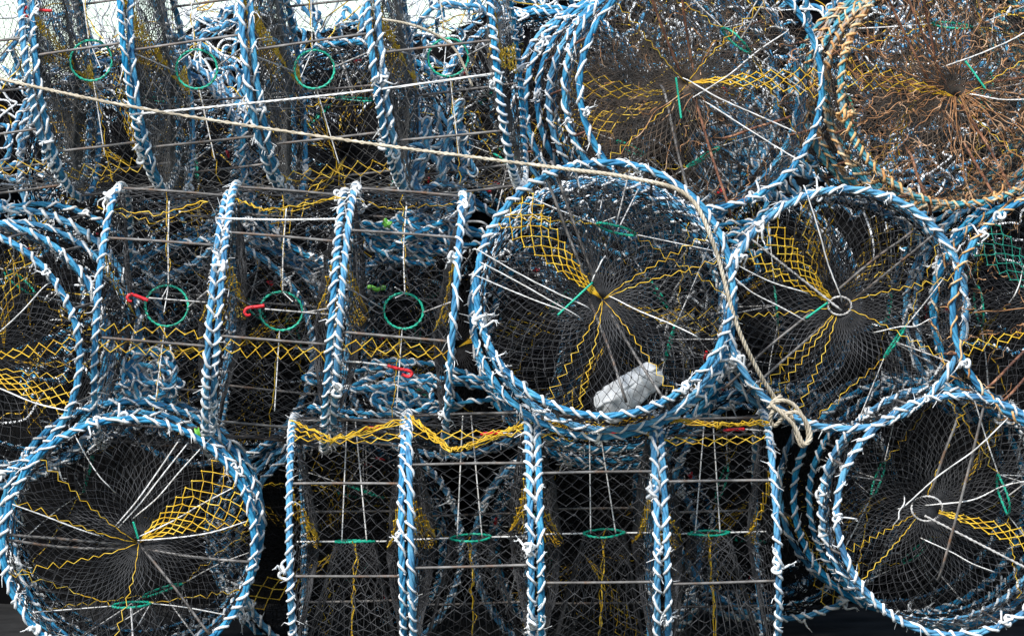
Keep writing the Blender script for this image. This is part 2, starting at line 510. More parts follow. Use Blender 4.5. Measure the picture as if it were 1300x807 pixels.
        link('yellow_cord', MB().tubes(zigzag(lft, on_wall(70, h * 0.55), 16, 0.003), 0.0017, 3).mesh('yellow_cord', M['yellow']), root)
        link('yellow_cord', MB().tubes(zigzag(rgt, on_wall(-70, h * 0.5), 16, 0.004), 0.0014, 3).mesh('yellow_cord', M['yellow']), root)
    else:
        # ring lies level: two strings up to the top, yellow cord down
        for dx in (-0.01, 0.012):
            line(root, 'tie_cord', [rc + ez * dx * 3, -er * (R - 0.01) + ez * (h * 0.5 + dx)], 0.0019, 'cord')
        line(root, 'tie_cord', [top, rc + ez * (h - rc[2]) + et * 0.005 + er * 0.0], 0.0026, 'cord')
        line(root, 'tie_cord', [bot, rc - ez * rc[2] + et * 0.005], 0.0026, 'cord')
        for s in (-1, 1):
            link('yellow_cord', MB().tubes(zigzag(rc + et * rr * 0.9 * s, er * R * 0.96 + et * 0.03 * s + ez * h * 0.5, 16, 0.006), 0.0018, 3).mesh('yellow_cord', M['yellow']), root)
    if hook:
        s = 1.0
        hk = np.array([(0.030, 0, 0), (0.012, 0.001, 0), (-0.008, 0.003, 0), (-0.019, 0.001, 0.001), (-0.024, -0.008, 0.002), (-0.018, -0.016, 0.002), (-0.010, -0.015, 0)]) * s
        p = bez(hk, 36)
        rad = np.interp(np.linspace(0, 1, len(p)), [0, 0.3, 0.8, 1], [0.0052, 0.0044, 0.0040, 0.0030])
        me = MB().tubes(p, rad, 8).mesh('hook', M['red'])
        if ring_style == 'side':
            pos = rc + er * 0.10 + ez * (rr + 0.012) - et * 0.0
            Xa = -ez
        else:
            pos = -er * (R - 0.02) * 0.93 + et * (R * 0.34) + ez * h * 0.3
            Xa = -ez
        Ya = et; Za = np.cross(Xa, Ya)
        mm = Matrix(((*[Xa[0], Ya[0], Za[0]], pos[0]), (*[Xa[1], Ya[1], Za[1]], pos[1]), (*[Xa[2], Ya[2], Za[2]], pos[2]), (0, 0, 0, 1)))
        mm = mm @ Matrix.Rotation(RNG.normal() * 0.3, 4, 'Z')
        link('hook', me, root, mm)
        e = np.array(pos) - ez * 0.03 * 0
        line(root, 'elastic', [np.array(pos) - ez * 0.03, np.array(pos) * 0.98 * np.array([1, 1, 0]) + ez * 0.0], 0.0024, 'greycord')
    root['R'] = R
    return root


FACE = Matrix(((1, 0, 0, 0), (0, 0, -1, 0), (0, 1, 0, 0), (0, 0, 0, 1)))          # local Z -> towards the viewer
SIDE = Matrix(((0, 0, -1, 0), (-1, 0, 0, 0), (0, 1, 0, 0), (0, 0, 0, 1)))         # local Z -> along the heap
BLUE_POTS = 'round netted crab pots stacked in a heap'


def face_matrix(px, py, yfront, h, yaw=0.0, pitch=0.0, roll=0.0):
    p = W(px, py, yfront)
    return Matrix.Translation(p) @ Matrix.Rotation(math.radians(yaw), 4, 'Z') @ Matrix.Rotation(math.radians(pitch), 4, 'X') @ FACE \
        @ Matrix.Rotation(math.radians(roll), 4, 'Z') @ Matrix.Translation((0, 0, -h))


def extra(root, R, h, depth, cx, cy, y, items):
    """spokes, cords and loose strands on the front netting, given where they run on its face"""
    s = SC(y) / 500

    def loc(p, lift):
        x, yy = (p[0] - cx) * s, (cy - p[1]) * s
        r = min(1.0, math.hypot(x, yy) / R)
        return (x, yy, h - depth * (1 - r) ** 1.25 + lift)
    def rod_pts(p, q):
        p, q = np.array(p), np.array(q)
        d = (q - p) / np.linalg.norm(q - p)
        return [p - d * 0.03 - [0, 0, 0.03], p, (p + q) / 2 + RNG.normal(size=3) * 0.004, q, q + d * 0.03 - [0, 0, 0.03]]

    def cord_pts(p, q):
        p, q = np.array(p), np.array(q)
        d = (q - p) / np.linalg.norm(q - p)
        m1 = p + (q - p) * 0.35 + RNG.normal(size=3) * 0.004 - [0, 0.004, 0]
        m2 = p + (q - p) * 0.7 + RNG.normal(size=3) * 0.004 - [0, 0.004, 0]
        return [p - d * 0.02 - [0, 0, 0.035], p, m1, m2, q, q + d * 0.02 - [0, 0, 0.035]]
    for kind, a, b in items:
        lift = 0.006
        if kind == 'rod' or kind == 'rustrod':
            line(root, 'spoke', rod_pts(loc(a, -0.012), loc(b, -0.012)), 0.0038, 'steel' if kind == 'rod' else 'rust', 12, 6)
        elif kind == 'cord':
            line(root, 'drawstring', cord_pts(loc(a, lift), loc(b, lift)), 0.0019, 'cord', n=40, laid_rope=True)
        elif kind == 'thick':
            line(root, 'drawstring', [loc(a, lift), loc(b, lift)], 0.0040, 'greycord', laid_rope=True)
        elif kind == 'green':
            line(root, 'green_tie', [loc(a, 0.012), loc(b, 0.012)], 0.0030, 'green', laid_rope=True)


# ------------------------------------------------------------------ the round-faced stacks
# key: centre in the photo, front depth, radius in photo pixels, how many pots deep, lean of the stack
FACES = [
    dict(key='A', c=(893, 108), y=0.34, rp=157, deep=4, yaw=9, pitch=1, style='worn', hub=(880, 104), ye=[(357, 14)], N=80,
         label='weathered blue roped crab pot with brown rods, at the top beside the orange stained pot',
         head='the weathered top pot with brown rods',
         items=[('rustrod', (866, -10), (890, 98)), ('rustrod', (893, 135), (928, 262)), ('rustrod', (820, -20), (872, 95)), ('rod', (850, 120), (880, 262)), ('cord', (905, 130), (1022, 206)),
                ('cord', (890, 120), (1000, 40)), ('zig', (880, 110), (800, 30)), ('zig', (880, 110), (790, 190)), ('cord', (878, 100), (1010, 165)), ('green', (862, 98), (868, 150)),
                ('zig', (885, 110), (960, 10)), ('rustrod', (940, 170), (1000, 150))]),
    dict(key='B', c=(1218, 106), y=0.20, rp=152, deep=3, yaw=3, pitch=0, style='rusty', hub=(1222, 122), ye=[(166, 186)], N=84,
         label='teal and orange roped crab pot covered in rust and dried weed',
         head='the rusty teal pot',
         items=[('rustrod', (1126, -5), (1182, 96)), ('rustrod', (1146, -20), (1214, 116)), ('rustrod', (1228, 132), (1290, 250)), ('rustrod', (1212, 150), (1262, 245)),
                ('rustrod', (1236, 104), (1340, 90)), ('cord', (1205, 82), (1320, 30)), ('cord', (1240, 118), (1340, 122)), ('green', (1230, 76), (1256, 112)), ('rustrod', (1170, -20), (1196, 90)),
                ('zig', (1222, 122), (1330, 60)), ('zig', (1225, 125), (1300, 200)), ('rustrod', (1160, 200), (1180, 258))]),
    dict(key='C', c=(767, 366), y=-0.10, rp=163, deep=4, yaw=-2, pitch=-9, style='blue', hub=(765, 374), ye=[(126, 152), (157, 162)],
         label='largest front crab pot, its round face showing yellow netting and a white plastic container inside',
         head='the big front pot with the white container',
         items=[('rod', (690, 214), (746, 356)), ('rod', (704, 212), (756, 352)), ('rod', (752, 384), (790, 494)), ('rod', (770, 384), (842, 506)),
                ('cord', (608, 318), (742, 384)), ('cord', (604, 350), (716, 392)), ('cord', (612, 334), (730, 396)), ('cord', (776, 372), (880, 425)), ('green', (708, 398), (752, 354)), ('cord', (752, 350), (764, 326)),
                ('zig', (765, 374), (885, 318)), ('zig', (770, 378), (890, 340)), ('zig', (762, 380), (700, 505)), ('zig', (760, 385), (735, 510)), ('zig', (768, 380), (840, 480)), ('zig', (910, 440), (850, 500))]),
    dict(key='D', c=(1074, 392), y=0.13, rp=152, deep=3, yaw=-3, pitch=0, style='blue', hub=(1068, 388), hub_ring=0.030, ye=[(128, 138), (146, 153)], N=80,
         label='blue roped crab pot with a small cord ring at its centre and long pale strings',
         head='the pot with the small cord ring',
         items=[('thick', (942, 294), (1070, 394)), ('cord', (1024, 244), (1068, 374)), ('rod', (1086, 380), (1188, 296)), ('rod', (1070, 364), (1148, 302)),
                ('rod', (1050, 410), (960, 488)), ('rod', (1022, 404), (930, 484)), ('cord', (1018, 404), (930, 350)), ('green', (1024, 404), (1052, 384)), ('cord', (1020, 370), (925, 330)), ('zig', (1084, 386), (1180, 358)),
                ('zig', (1084, 394), (1200, 450)), ('zig', (1060, 402), (1030, 500)), ('zig', (1052, 402), (1012, 480)), ('zig', (1040, 410), (1000, 460)), ('zig', (960, 400), (1030, 396)), ('cord', (1120, 420), (1180, 405))]),
    dict(key='E', c=(1360, 396), y=0.03, rp=152, deep=3, yaw=2, pitch=0, style='mixed', hub=(1372, 400), ye=[(198, 208)], ge=[(128, 152)],
         label='crab pot with green netting and rusty orange tinted rope, cut off by the photo edge',
         head='the cut off pot with green netting',
         items=[('rustrod', (1350, 410), (1262, 486)), ('rustrod', (1362, 420), (1285, 500)), ('cord', (1290, 375), (1310, 320))]),
    dict(key='F', c=(1213, 652), y=0.02, rp=152, deep=3, yaw=3, pitch=1, style='blue', hub=(1183, 648), hub_ring=0.040, ye=[(334, 350)], N=80,
         label='crab pot with a white cord loop off centre, near the lower corner of the heap',
         head='the lower corner pot with the cord loop',
         items=[('rod', (1251, 512), (1200, 725)), ('cord', (1192, 642), (1320, 608)), ('thick', (1178, 656), (1310, 724)), ('cord', (1152, 642), (1276, 534)), ('cord', (1185, 690), (1260, 725)),
                ('zig', (1190, 625), (1210, 510)), ('zig', (1165, 660), (1085, 690)), ('zig', (1165, 664), (1080, 740)), ('cord', (1150, 640), (1142, 660)), ('rod', (1215, 540), (1190, 620))]),
    dict(key='G', c=(-58, 452), y=0.10, rp=163, deep=3, yaw=-7, pitch=5, style='blue', hub=(-70, 458), ye=[(2, 12), (328, 337)],
         label='crab pot cut off by the photo edge with several hoops bunched along its curved side',
         head='the cut off pot with bunched hoops',
         items=[('cord', (-60, 460), (60, 365)), ('zig', (-60, 470), (95, 480)), ('zig', (-60, 480), (90, 505)), ('cord', (-50, 480), (85, 520)), ('zig', (-60, 440), (20, 330))]),
    dict(key='H', c=(163, 690), y=0.00, rp=159, deep=3, yaw=4, pitch=1, style='blue', hub=(174, 692), ye=[(8, 46)],
         label='lower crab pot with a broad fan of yellow netting spreading from its centre',
         head='the lower pot with the yellow fan',
         items=[('rod', (8, 678), (150, 694)), ('rod', (8, 684), (150, 700)), ('rod', (185, 700), (310, 714)), ('cord', (150, 664), (222, 566)), ('cord', (154, 666), (232, 570)), ('cord', (172, 656), (250, 574)), ('cord', (178, 682), (290, 622)),
                ('cord', (180, 688), (306, 664)), ('zig', (172, 690), (72, 600)), ('zig', (160, 690), (60, 650)), ('zig', (120, 690), (40, 720)), ('green', (168, 664), (174, 686)), ('cord', (20, 640), (120, 680)),
                ('zig', (176, 700), (150, 760)), ('cord', (100, 560), (140, 620)), ('rod', (180, 700), (260, 800))]),
]
ORD = {1: 'second', 2: 'third', 3: 'fourth'}
STACKS = {}
for F in FACES:
    s = SC(F['y']); R = F['rp'] / 500 * s; h = 0.262
    Nn = F.get('N', 76) + 16
    ye = []
    for kind, a, b in F['items']:
        if kind == 'zig':
            dg = math.degrees(math.atan2(F['c'][1] - b[1], b[0] - F['c'][0])) % 360
            ye.append(dg)
    hub = ((F['hub'][0] - F['c'][0]) / 500 * s, (F['c'][1] - F['hub'][1]) / 500 * s)
    ent = RNG.uniform(0, 360)
    root = make_pot(R, h, F['style'], hub=hub, hub_ring=F.get('hub_ring', 0), yellow_end=F['ye'], singles=ye, green_end=F.get('ge', ()),
                    entrance={'C': 70, 'H': 265, 'F': 20}.get(F['key'], ent), hook=False, netm='frontnet', pitch=0.023 if F['style'] == 'rusty' else 0.045, yellow_back=(), N=F.get('N', 76) + 26, net_r=0.00085, J=19, knots=6, swirl=RNG.choice([-1, 1]) * RNG.uniform(0.05, 0.2))
    mtx = face_matrix(*F['c'], F['y'], h, F['yaw'], F['pitch'])
    root.matrix_world = mtx
    tag(root, F['label'], 'crab pot', BLUE_POTS)
    extra(root, R, h, 0.075, *F['c'], F['y'], F['items'])
    STACKS[F['key']] = root
    for d in range(1, F['deep']):
        st = F['style'] if F['style'] != 'mixed' else 'blue'
        r2 = make_pot(R * (RNG.uniform(0.98, 1.02) if F['key'] in 'AB' else RNG.uniform(1.03, 1.07)), h, st, hub=(RNG.normal() * 0.03, RNG.normal() * 0.03), yellow_end=[(a, a + RNG.uniform(8, 14)) for a in RNG.uniform(0, 360, 1)] if F['key'] in 'ADG' else (),
                      entrance=RNG.uniform(0, 360), hook=bool(RNG.random() < 0.5), knots=5, N=88, J=14, NS=84, JS=13, net_r=0.0012)
        off = Matrix.Translation((RNG.normal() * 0.015, RNG.normal() * 0.012, -d * (h + 0.026)))
        r2.matrix_world = mtx @ off @ Matrix.Rotation(RNG.uniform(0, 6.28), 4, 'Z')
        tag(r2, f"{ORD[d]} crab pot back in the stack behind {F['head']}", 'crab pot', BLUE_POTS)

# ------------------------------------------------------------------ the pots seen from the side, in three rows
ROWS = [
    # y of the axis, centre row, radius px, bars, tilt, yaw, ring style, roll of entrance, yellow side ranges, text
    dict(name='top row', N=168, J=28, depth=0.025, hook=False, NS=64, net_r=0.0009, netm='palenet', y=0.62, cy=84, rp=163, bars=[-118, 38, 162, 317, 478, 634], tilt=-6.5, yaw=-5.5, ring='side', ent=-3, a0=8,
         ys=[(296, 308)],
         swags={1: [(3, [(20, 60, 0.36), (38, 118, 0.6)]), (4, [(160, -10, 0.42), (176, 60, 0.5), (192, 116, 0.62)])], 2: [(4, [(314, -10, 0.42), (330, 50, 0.5), (346, 104, 0.62)])],
                3: [(4, [(473, -10, 0.42), (486, 50, 0.5), (497, 96, 0.62)])], 4: [(3, [(622, -10, 0.42), (640, 76, 0.62)])]},
         texts=['end pot of the top row of side-on pots, cut off by the photo edge',
                'narrow side-on crab pot at the top with pale sky behind its upper netting',
                'side-on crab pot in the top row crossed by the cream rope, beside the narrow one',
                'side-on crab pot in the top row, third along from the sky-backed pot',
                'side-on crab pot in the top row next to the weathered round pot']),
    dict(name='middle row', y=0.46, cy=404, rp=164, bars=[117, 271, 426, 581], tilt=4.2, yaw=1.2, ring='side', ent=2, a0=-10, ys=[(344.5, 353.5)],
         swags={0: [(2, [(128, 262, 0.3), (200, 276, 0.26), (262, 256, 0.3)])], 1: [(2, [(292, 250, 0.3), (338, 268, 0.24), (432, 250, 0.3)])], 2: [(1, [(445, 254, 0.32), (500, 262, 0.3), (580, 258, 0.34)])]},
         texts=['middle row side-on crab pot nearest the bunched hoops, its red hook beside the green ring',
                'middle row side-on crab pot between two doubled hoops, pale string tied across its top',
                'middle row side-on crab pot touching the big front pot, lime tags behind its netting']),
    dict(name='bottom row', y=0.335, cy=690, rp=164, bars=[360, 516, 680, 840, 993], tilt=-1.3, yaw=0.5, ring='level', ent=-90, inner=0.355, a0=-11, ys=[(54, 64)],
         swags={0: [(5, [(368, 537, 0.2), (422, 560, 0.10), (508, 533, 0.2)])], 1: [(6, [(522, 530, 0.2), (570, 571, 0.08), (600, 566, 0.08), (670, 538, 0.2)])],
                2: [(6, [(690, 538, 0.2), (770, 541, 0.12), (832, 532, 0.2)])], 3: [(6, [(850, 531, 0.16), (910, 538, 0.12), (978, 536, 0.16)])]},
         texts=['bottom row side-on crab pot nearest the yellow fan pot',
                'bottom row side-on crab pot with a middle row hoop poking in behind its netting',
                'bottom row side-on crab pot directly under the big front pot',
                'bottom row side-on crab pot below the coil of cream rope']),
]
for row in ROWS:
    s = SC(row['y']); R0 = row['rp'] / 500 * s
    sn = SC(row['y'] - R0)
    for i, (xl, xr) in enumerate(zip(row['bars'][:-1], row['bars'][1:])):
        h = (xr - xl) / 500 * sn - 0.0235
        R = R0 * RNG.uniform(0.985, 1.015)
        rj = RNG.normal() * 2.0
        ys = [] if (row['name'] == 'top row' and i in (2, 4)) else [((a + RNG.normal() * 1.5), (b + RNG.normal() * 1.5)) for a, b in row['ys']]
        root = make_pot(R, h, 'blue', entrance=row['ent'] + RNG.normal() * 5, ring_style=row['ring'], rod_a0=row['a0'] + rj, yellow_side=ys,
                        yellow_end=[(20, 32), (172, 186)], yellow_back=((165, 182), (30, 40)), N=row.get('N', 88), J=row.get('J', 16), hook=row.get('hook', True), knots=6, net_r=row.get('net_r', 0.00105), depth=row.get('depth', 0.06), pitch=0.039, seen=0.0, inner=row.get('inner', 0.15) + RNG.normal() * 0.012, NS=row.get('NS', 108), netm=row.get('netm', 'frontnet'))
        xm = (xl + xr) / 2
        p = W(xm, row['cy'] + RNG.normal() * 3, row['y']); p.x = (xm - 650) / 500 * sn
        # yaw swings the near side away: put it back under its place in the photo
        yaw = math.radians(row['yaw'] + RNG.normal() * 0.5)
        tilt = math.radians(row['tilt'] + RNG.normal() * 0.5)
        p.x -= R * math.sin(yaw)
        mtx = Matrix.Translation(p) @ Matrix.Rotation(yaw, 4, 'Z') @ Matrix.Rotation(tilt, 4, 'Y') @ SIDE @ Matrix.Translation((0, 0, -h / 2))
        root.matrix_world = mtx
        tag(root, row['texts'][i], 'crab pot', BLUE_POTS)
        inv = mtx.inverted()
        if row['name'] == 'middle row' and i == 2:
            for ch in [c for c in root.children if c.name.split('.')[0] in ('hook', 'elastic')]:
                bpy.data.objects.remove(ch)
            hk = [inv @ (W(px, py, 0.16)) for px, py in ((492, 464), (506, 468), (518, 470), (523, 474), (519, 478), (510, 475))]
            link('hook', MB().tubes(bez(hk, 30), 0.0044, 8).mesh('hook', M['red']), root)
            link('elastic', MB().tubes(bez([inv @ W(px, py, 0.16) for px, py in ((428, 458), (460, 460), (494, 464))], 12), 0.0026, 6).mesh('elastic', M['cord']), root)
        if row['name'] == 'top row' and i == 1:
            hk = [inv @ (W(px, py, 0.36)) for px, py in ((66, 14), (52, 13), (36, 9), (30, 16), (36, 22))]
            link('hook', MB().tubes(bez(hk, 30), 0.0042, 8).mesh('hook', M['red']), root)
        for sw in row.get('swags', {}).get(i, ()):
            for q in range(sw[0]):
                pp = [inv @ (W(px + RNG.normal() * 2.5, py + RNG.normal() * 2.5, yy) + Vector((0, RNG.normal() * 0.006, 0))) for px, py, yy in sw[1]]
                P = np.vstack([zigzag(pp[e], pp[e + 1], 11, 0.0028) for e in range(len(pp) - 1)])
                link('yellow_cord', MB().tubes(P, 0.0017, 3).mesh('yellow_cord', M['yellow']), root)

# ------------------------------------------------------------------ pots deeper in the heap, seen through the netting
BACK = [((165, 187), 1.02, 'behind the sky-backed top row pot'), ((455, 183), 1.04, 'behind the middle of the top row'), ((690, 150), 1.45, 'behind the gap by the weathered pot'),
        ((258, 445), 1.02, 'behind the first two middle row pots'), ((568, 430), 1.0, 'behind the last middle row pot'),
        ((440, 700), 0.92, 'behind the first two bottom row pots'), ((760, 700), 0.95, 'behind the third bottom row pot'), ((985, 640), 0.85, 'behind the coil of cream rope'),
        ((960, 380), 1.35, 'between the big front pot and its neighbour')]
protos = []
for q in range(3):
    protos.append(make_pot(0.32, 0.262, 'blue', hub=(RNG.normal() * 0.03, RNG.normal() * 0.03), yellow_end=[(a, a + RNG.uniform(14, 25)) for a in RNG.uniform(0, 360, 1)],
                           entrance=RNG.uniform(0, 360), N=88, J=13, NS=84, JS=13, knots=7, net_r=0.0013))
first = {0, 1, 2}
cnt = 0
for (c, y, text) in BACK:
    yaw, pitch = RNG.normal() * 6, RNG.normal() * 3
    for d in range(3):
        q = cnt % 3; cnt += 1
        o = protos[q] if q in first else copy_tree(protos[q])
        first.discard(q)
        mtx = face_matrix(*c, y, 0.262, yaw, pitch)
        o.matrix_world = mtx @ Matrix.Translation((RNG.normal() * 0.02, RNG.normal() * 0.02, -d * 0.292)) @ Matrix.Rotation(RNG.uniform(0, 6.28), 4, 'Z')
        tag(o, f"{['nearest', 'second', 'deepest'][d]} of three pots {text}", 'crab pot', BLUE_POTS)


# ------------------------------------------------------------------ loose rope coils kept inside pots
def tangle(c, ext, turns, r, m, n=220, seed=0):
    rng = np.random.default_rng(seed)
    t = np.linspace(0, 2 * PI * turns, n)
    f = lambda k: sum(rng.normal() / (1 + 0.3 * q) * np.sin(t * (0.5 + 0.37 * q + 0.1 * k) + rng.uniform(0, 6.28)) for q in range(4))
    P = np.stack([ext[0] * (np.cos(t * 1.0) * 0.8 + 0.35 * f(0)), ext[1] * (np.sin(t * 1.0) * 0.8 + 0.35 * f(1)), ext[2] * 0.6 * f(2)], 1)
    return rope_mb(P, r, r * 7, 3, 5)


TANG = [((520, 500), 0.50, (0.10, 0.06, 0.08), 'blue', 0.0070, 6, 'blue rope bundled low inside the last middle row pot'),
        ((530, 300), 0.62, (0.14, 0.06, 0.08), 'blue', 0.0070, 5, 'blue rope bundled in the top of the last middle row pot'),
        ((190, 500), 0.52, (0.07, 0.13, 0.07), 'blue', 0.0070, 5, 'blue rope bundled inside the first middle row pot'),
        ((180, 490), 0.60, (0.07, 0.10, 0.07), 'twine', 0.0036, 7, 'white frayed rope hanging inside the first middle row pot'),
        ((560, 222), 0.72, (0.12, 0.10, 0.06), 'blue', 0.0070, 5, 'blue rope lying in the bottom of the top row pot next to the weathered pot'),
        ((830, 300), 0.62, (0.16, 0.12, 0.06), 'blue', 0.0070, 8, 'blue rope bundled high behind the big front pot'),
        ((865, 400), 0.66, (0.07, 0.16, 0.06), 'twine', 0.0042, 6, 'white frayed rope hanging behind the big front pot'),
        ((960, 190), 0.95, (0.14, 0.12, 0.06), 'blue', 0.0070, 8, 'blue rope bundled low inside the weathered round pots')]


def tangle(c, ext, turns, r, m, n=220, seed=0):
    rng = np.random.default_rng(seed)
    t = np.linspace(0, 2 * PI * turns, n)

    def f():
        return sum(rng.normal() / (1 + 0.25 * q) * np.sin(t * (0.31 + 0.43 * q + rng.uniform(-0.1, 0.1)) + rng.uniform(0, 6.28)) for q in range(6))
    P = np.stack([ext[0] * 0.62 * f(), ext[1] * 0.62 * f(), ext[2] * 0.6 * f()], 1)
    P = P[:, [0, 2, 1]]
    return rope_mb(P, r, r * 9, 3, 5), P


for i, (c, y, e, m, r, tn, text) in enumerate(TANG):
    mb, P = tangle(c, e, tn, r, m, tn * 55, i + 3)
    o = link('rope_bundle', mb.mesh('rope_bundle', M[m]))
    if m == 'blue':
        P = bez(P, 5 * len(P))
        link('twine_binding', MB().tubes(laid(P, r * 2.15, 0.052, 1)[0], 0.0036, 4).mesh('twine_binding', M['twine']), o)
    o.location = W(*c, y)
    tag(o, text, 'rope', 'ropes bundled inside pots')

# ------------------------------------------------------------------ single things
# cream rope across the heap
def pts(L):
    return [tuple(W(px, py, y)) for px, py, y in L]


path = bez(pts([(-40, 92, 0.25), (180, 138, 0.26), (460, 181, 0.24), (690, 211, -0.09), (800, 226, -0.125), (872, 248, -0.125), (906, 310, -0.13), (934, 408, -0.12), (962, 470, -0.08), (988, 512, -0.03)]), 260)
o = link('tie_down_rope', rope_mb(path, 0.0056, 0.04, 3, 6).mesh('tie_down_rope', M['cream']))
tag(o, 'long cream rope slanting across the top row and down beside the big front pot', 'rope')
coil = bez(pts([(975, 518, -0.03), (990, 508, -0.05), (1008, 514, -0.045), (1022, 535, -0.04), (1026, 556, -0.035), (1018, 566, -0.035), (1010, 548, -0.03), (1004, 528, -0.03), (985, 520, -0.04), (978, 530, -0.03), (984, 540, -0.02),
                (998, 526, -0.05), (1014, 524, -0.05), (1026, 540, -0.05), (1029, 556, -0.05), (1020, 563, -0.05), (1008, 540, -0.05), (990, 522, -0.055), (980, 512, -0.05), (992, 502, -0.04)]), 200)
k = link('coil', rope_mb(coil, 0.0054, 0.04, 3, 6).mesh('coil', M['cream']), o)

# thin white string across the top row
path = bez(pts([(165, 146, 0.28), (320, 131, 0.27), (470, 115, 0.27), (640, 92, 0.27)]), 60)
tag(link('string', rope_mb(path, 0.0032, 0.02).mesh('string', M['cord'])), 'thin white string running over the top row hoops above the cream rope', 'string')
path = bez(pts([(275, 277, 0.12), (350, 279, 0.12), (428, 278, 0.12)]), 40)
tag(link('string', rope_mb(path, 0.0036, 0.02).mesh('string', M['cord'])), 'short white string tied between two doubled hoops of the middle row', 'string')
path = bez(pts([(470, 22, 0.3), (530, 34, 0.3), (575, 60, 0.32), (600, 110, 0.34)]), 40)
tag(link('string', rope_mb(path, 0.0042, 0.03).mesh('string', M['cream'])), 'short cream rope end curving inside the top row pot beside the weathered pot', 'string')

# white plastic container lying in the big front pot
nu, nv = 44, 36
Vc = []
for i in range(nu + 1):
    u = i / nu * 2 - 1
    w = max(0.02, (1 - abs(u) ** 9)) ** 0.4 * (1.0 - 0.16 * u)
    for jx in range(nv):
        a = jx / nv * 2 * PI
        ca, sa = math.cos(a), math.sin(a)
        e = 0.34
        x = math.copysign(abs(ca) ** e, ca) * 0.040 * w
        yv = math.copysign(abs(sa) ** e, sa) * 0.040 * w
        n = 1 + 0.16 * mnoise.noise(Vector((u * 2.2, ca, sa))) + 0.10 * mnoise.noise(Vector((u * 5, ca * 3, sa * 3 + 4))) - 0.10 * math.exp(-((u - 0.35) / 0.05) ** 2)
        Vc.append((u * 0.094 + 0.012 * mnoise.noise(Vector((ca * 1.4, sa * 1.4, u))), x * n + 0.006 * math.sin(3 * u), yv * n))
Vc = np.array(Vc)
idx = np.arange((nu + 1) * nv).reshape(nu + 1, nv)
nx = np.roll(idx, -1, 1)
mb = MB(); mb.add(Vc, np.stack([idx[:-1], nx[:-1], nx[1:], idx[1:]], -1))
for e_, row_ in ((0, idx[0]), (1, idx[-1])):
    c_ = Vc[row_].mean(0); mb.v.append(c_[None]); mb.n += 1
    n_ = np.roll(row_, -1)
    cc = np.full(nv, mb.n - 1)
    mb.f.append(np.stack([cc, n_, row_, row_] if e_ == 0 else [cc, row_, n_, n_], -1))
pc = link('plastic_container', mb.mesh('plastic_container', M['plastic']))
pc.matrix_world = Matrix.Translation(W(799, 496, 0.05)) @ Matrix.Rotation(math.radians(-34), 4, 'Y') @ Matrix.Rotation(0.5, 4, 'X') @ Matrix.Diagonal((0.98, 0.85, 0.85, 1))
tag(pc, 'crumpled white plastic container lying behind the netting of the big front pot', 'container')

# lime tags
def tag_obj(px, py, y, w, hh, rot, text):
    mb = MB()
    a = np.linspace(0, 1, 9)
    top = np.stack([(a - 0.5) * w, 0.003 * np.sin(a * 5), np.full(9, hh / 2) + 0.003 * np.sin(a * 9)], 1)
    bot = top.copy(); bot[:, 2] -= hh; bot[:, 1] += 0.004
    V = np.concatenate([top, bot, top + [0, 0.003, 0], bot + [0, 0.003, 0]])
    f = []
    for q in range(8):
        f += [[q, q + 1, 9 + q + 1, 9 + q], [18 + q + 1, 18 + q, 27 + q, 27 + q + 1], [q + 1, q, 18 + q, 18 + q + 1], [9 + q, 9 + q + 1, 27 + q + 1, 27 + q]]
    f += [[0, 9, 27, 18], [8, 26, 35, 17]]
    mb.add(V, np.array(f))
    o = link('plastic_tag', mb.mesh('plastic_tag', M['lime']))
    o.matrix_world = Matrix.Translation(W(px, py, y)) @ Matrix.Rotation(rot, 4, 'Y')
    tag(o, text, 'tag', 'lime plastic tags')


tag_obj(491, 284, 0.45, 0.024, 0.020, 0.5, 'small square lime green tag inside the upper part of a middle row pot')
tag_obj(478, 366, 0.45, 0.050, 0.013, 0.05, 'long lime green tag lying level inside a middle row pot')
tag_obj(251, 551, 0.22, 0.014, 0.030, -0.2, 'tiny upright lime tag between the lower fan pot and a middle row hoop')

# dried weed caught on the rusty pots
def weed(root, R, h, n, seed, rmax=1.0):
    rng = np.random.default_rng(seed)
    mb = MB()
    for _ in range(n):
        a = rng.uniform(0, 2 * PI); r = R * math.sqrt(rng.uniform(0.02, 1)) * rmax
        p = np.array([r * math.cos(a), r * math.sin(a), h - 0.075 * (1 - r / R) + rng.uniform(-0.02, 0.015)])
        pl = [p]
        d = rng.normal(size=3) * [1, 1, 0.4]
        for _ in range(5):
            d = d + rng.normal(size=3) * [0.7, 0.7, 0.35]; d /= np.linalg.norm(d)
            pl.append(pl[-1] + d * rng.uniform(0.005, 0.016))
        mb.tubes(bez(pl, 15), rng.uniform(0.0005, 0.0014), 3)
    for _ in range(n // 14):
        a = rng.uniform(0, 2 * PI); r1 = rng.uniform(0.3, 1.0) * R
        q = np.linspace(0.03, r1, 8)
        aa = a + np.cumsum(rng.normal(size=8) * 0.05)
        mb.tubes(bez(np.stack([q * np.cos(aa), q * np.sin(aa), h - 0.075 * (1 - q / R) + rng.normal(size=8) * 0.006 + 0.004], 1), 30), rng.uniform(0.0007, 0.0016), 4)
    o = link('dried_weed', mb.mesh('dried_weed', M['weed'], False), root)
    o['kind'] = 'stuff'
    return o


weed(STACKS['B'], 0.31, 0.262, 700, 5)
weed(STACKS['A'], 0.32, 0.262, 90, 6)
weed(STACKS['E'], 0.31, 0.262, 120, 8)

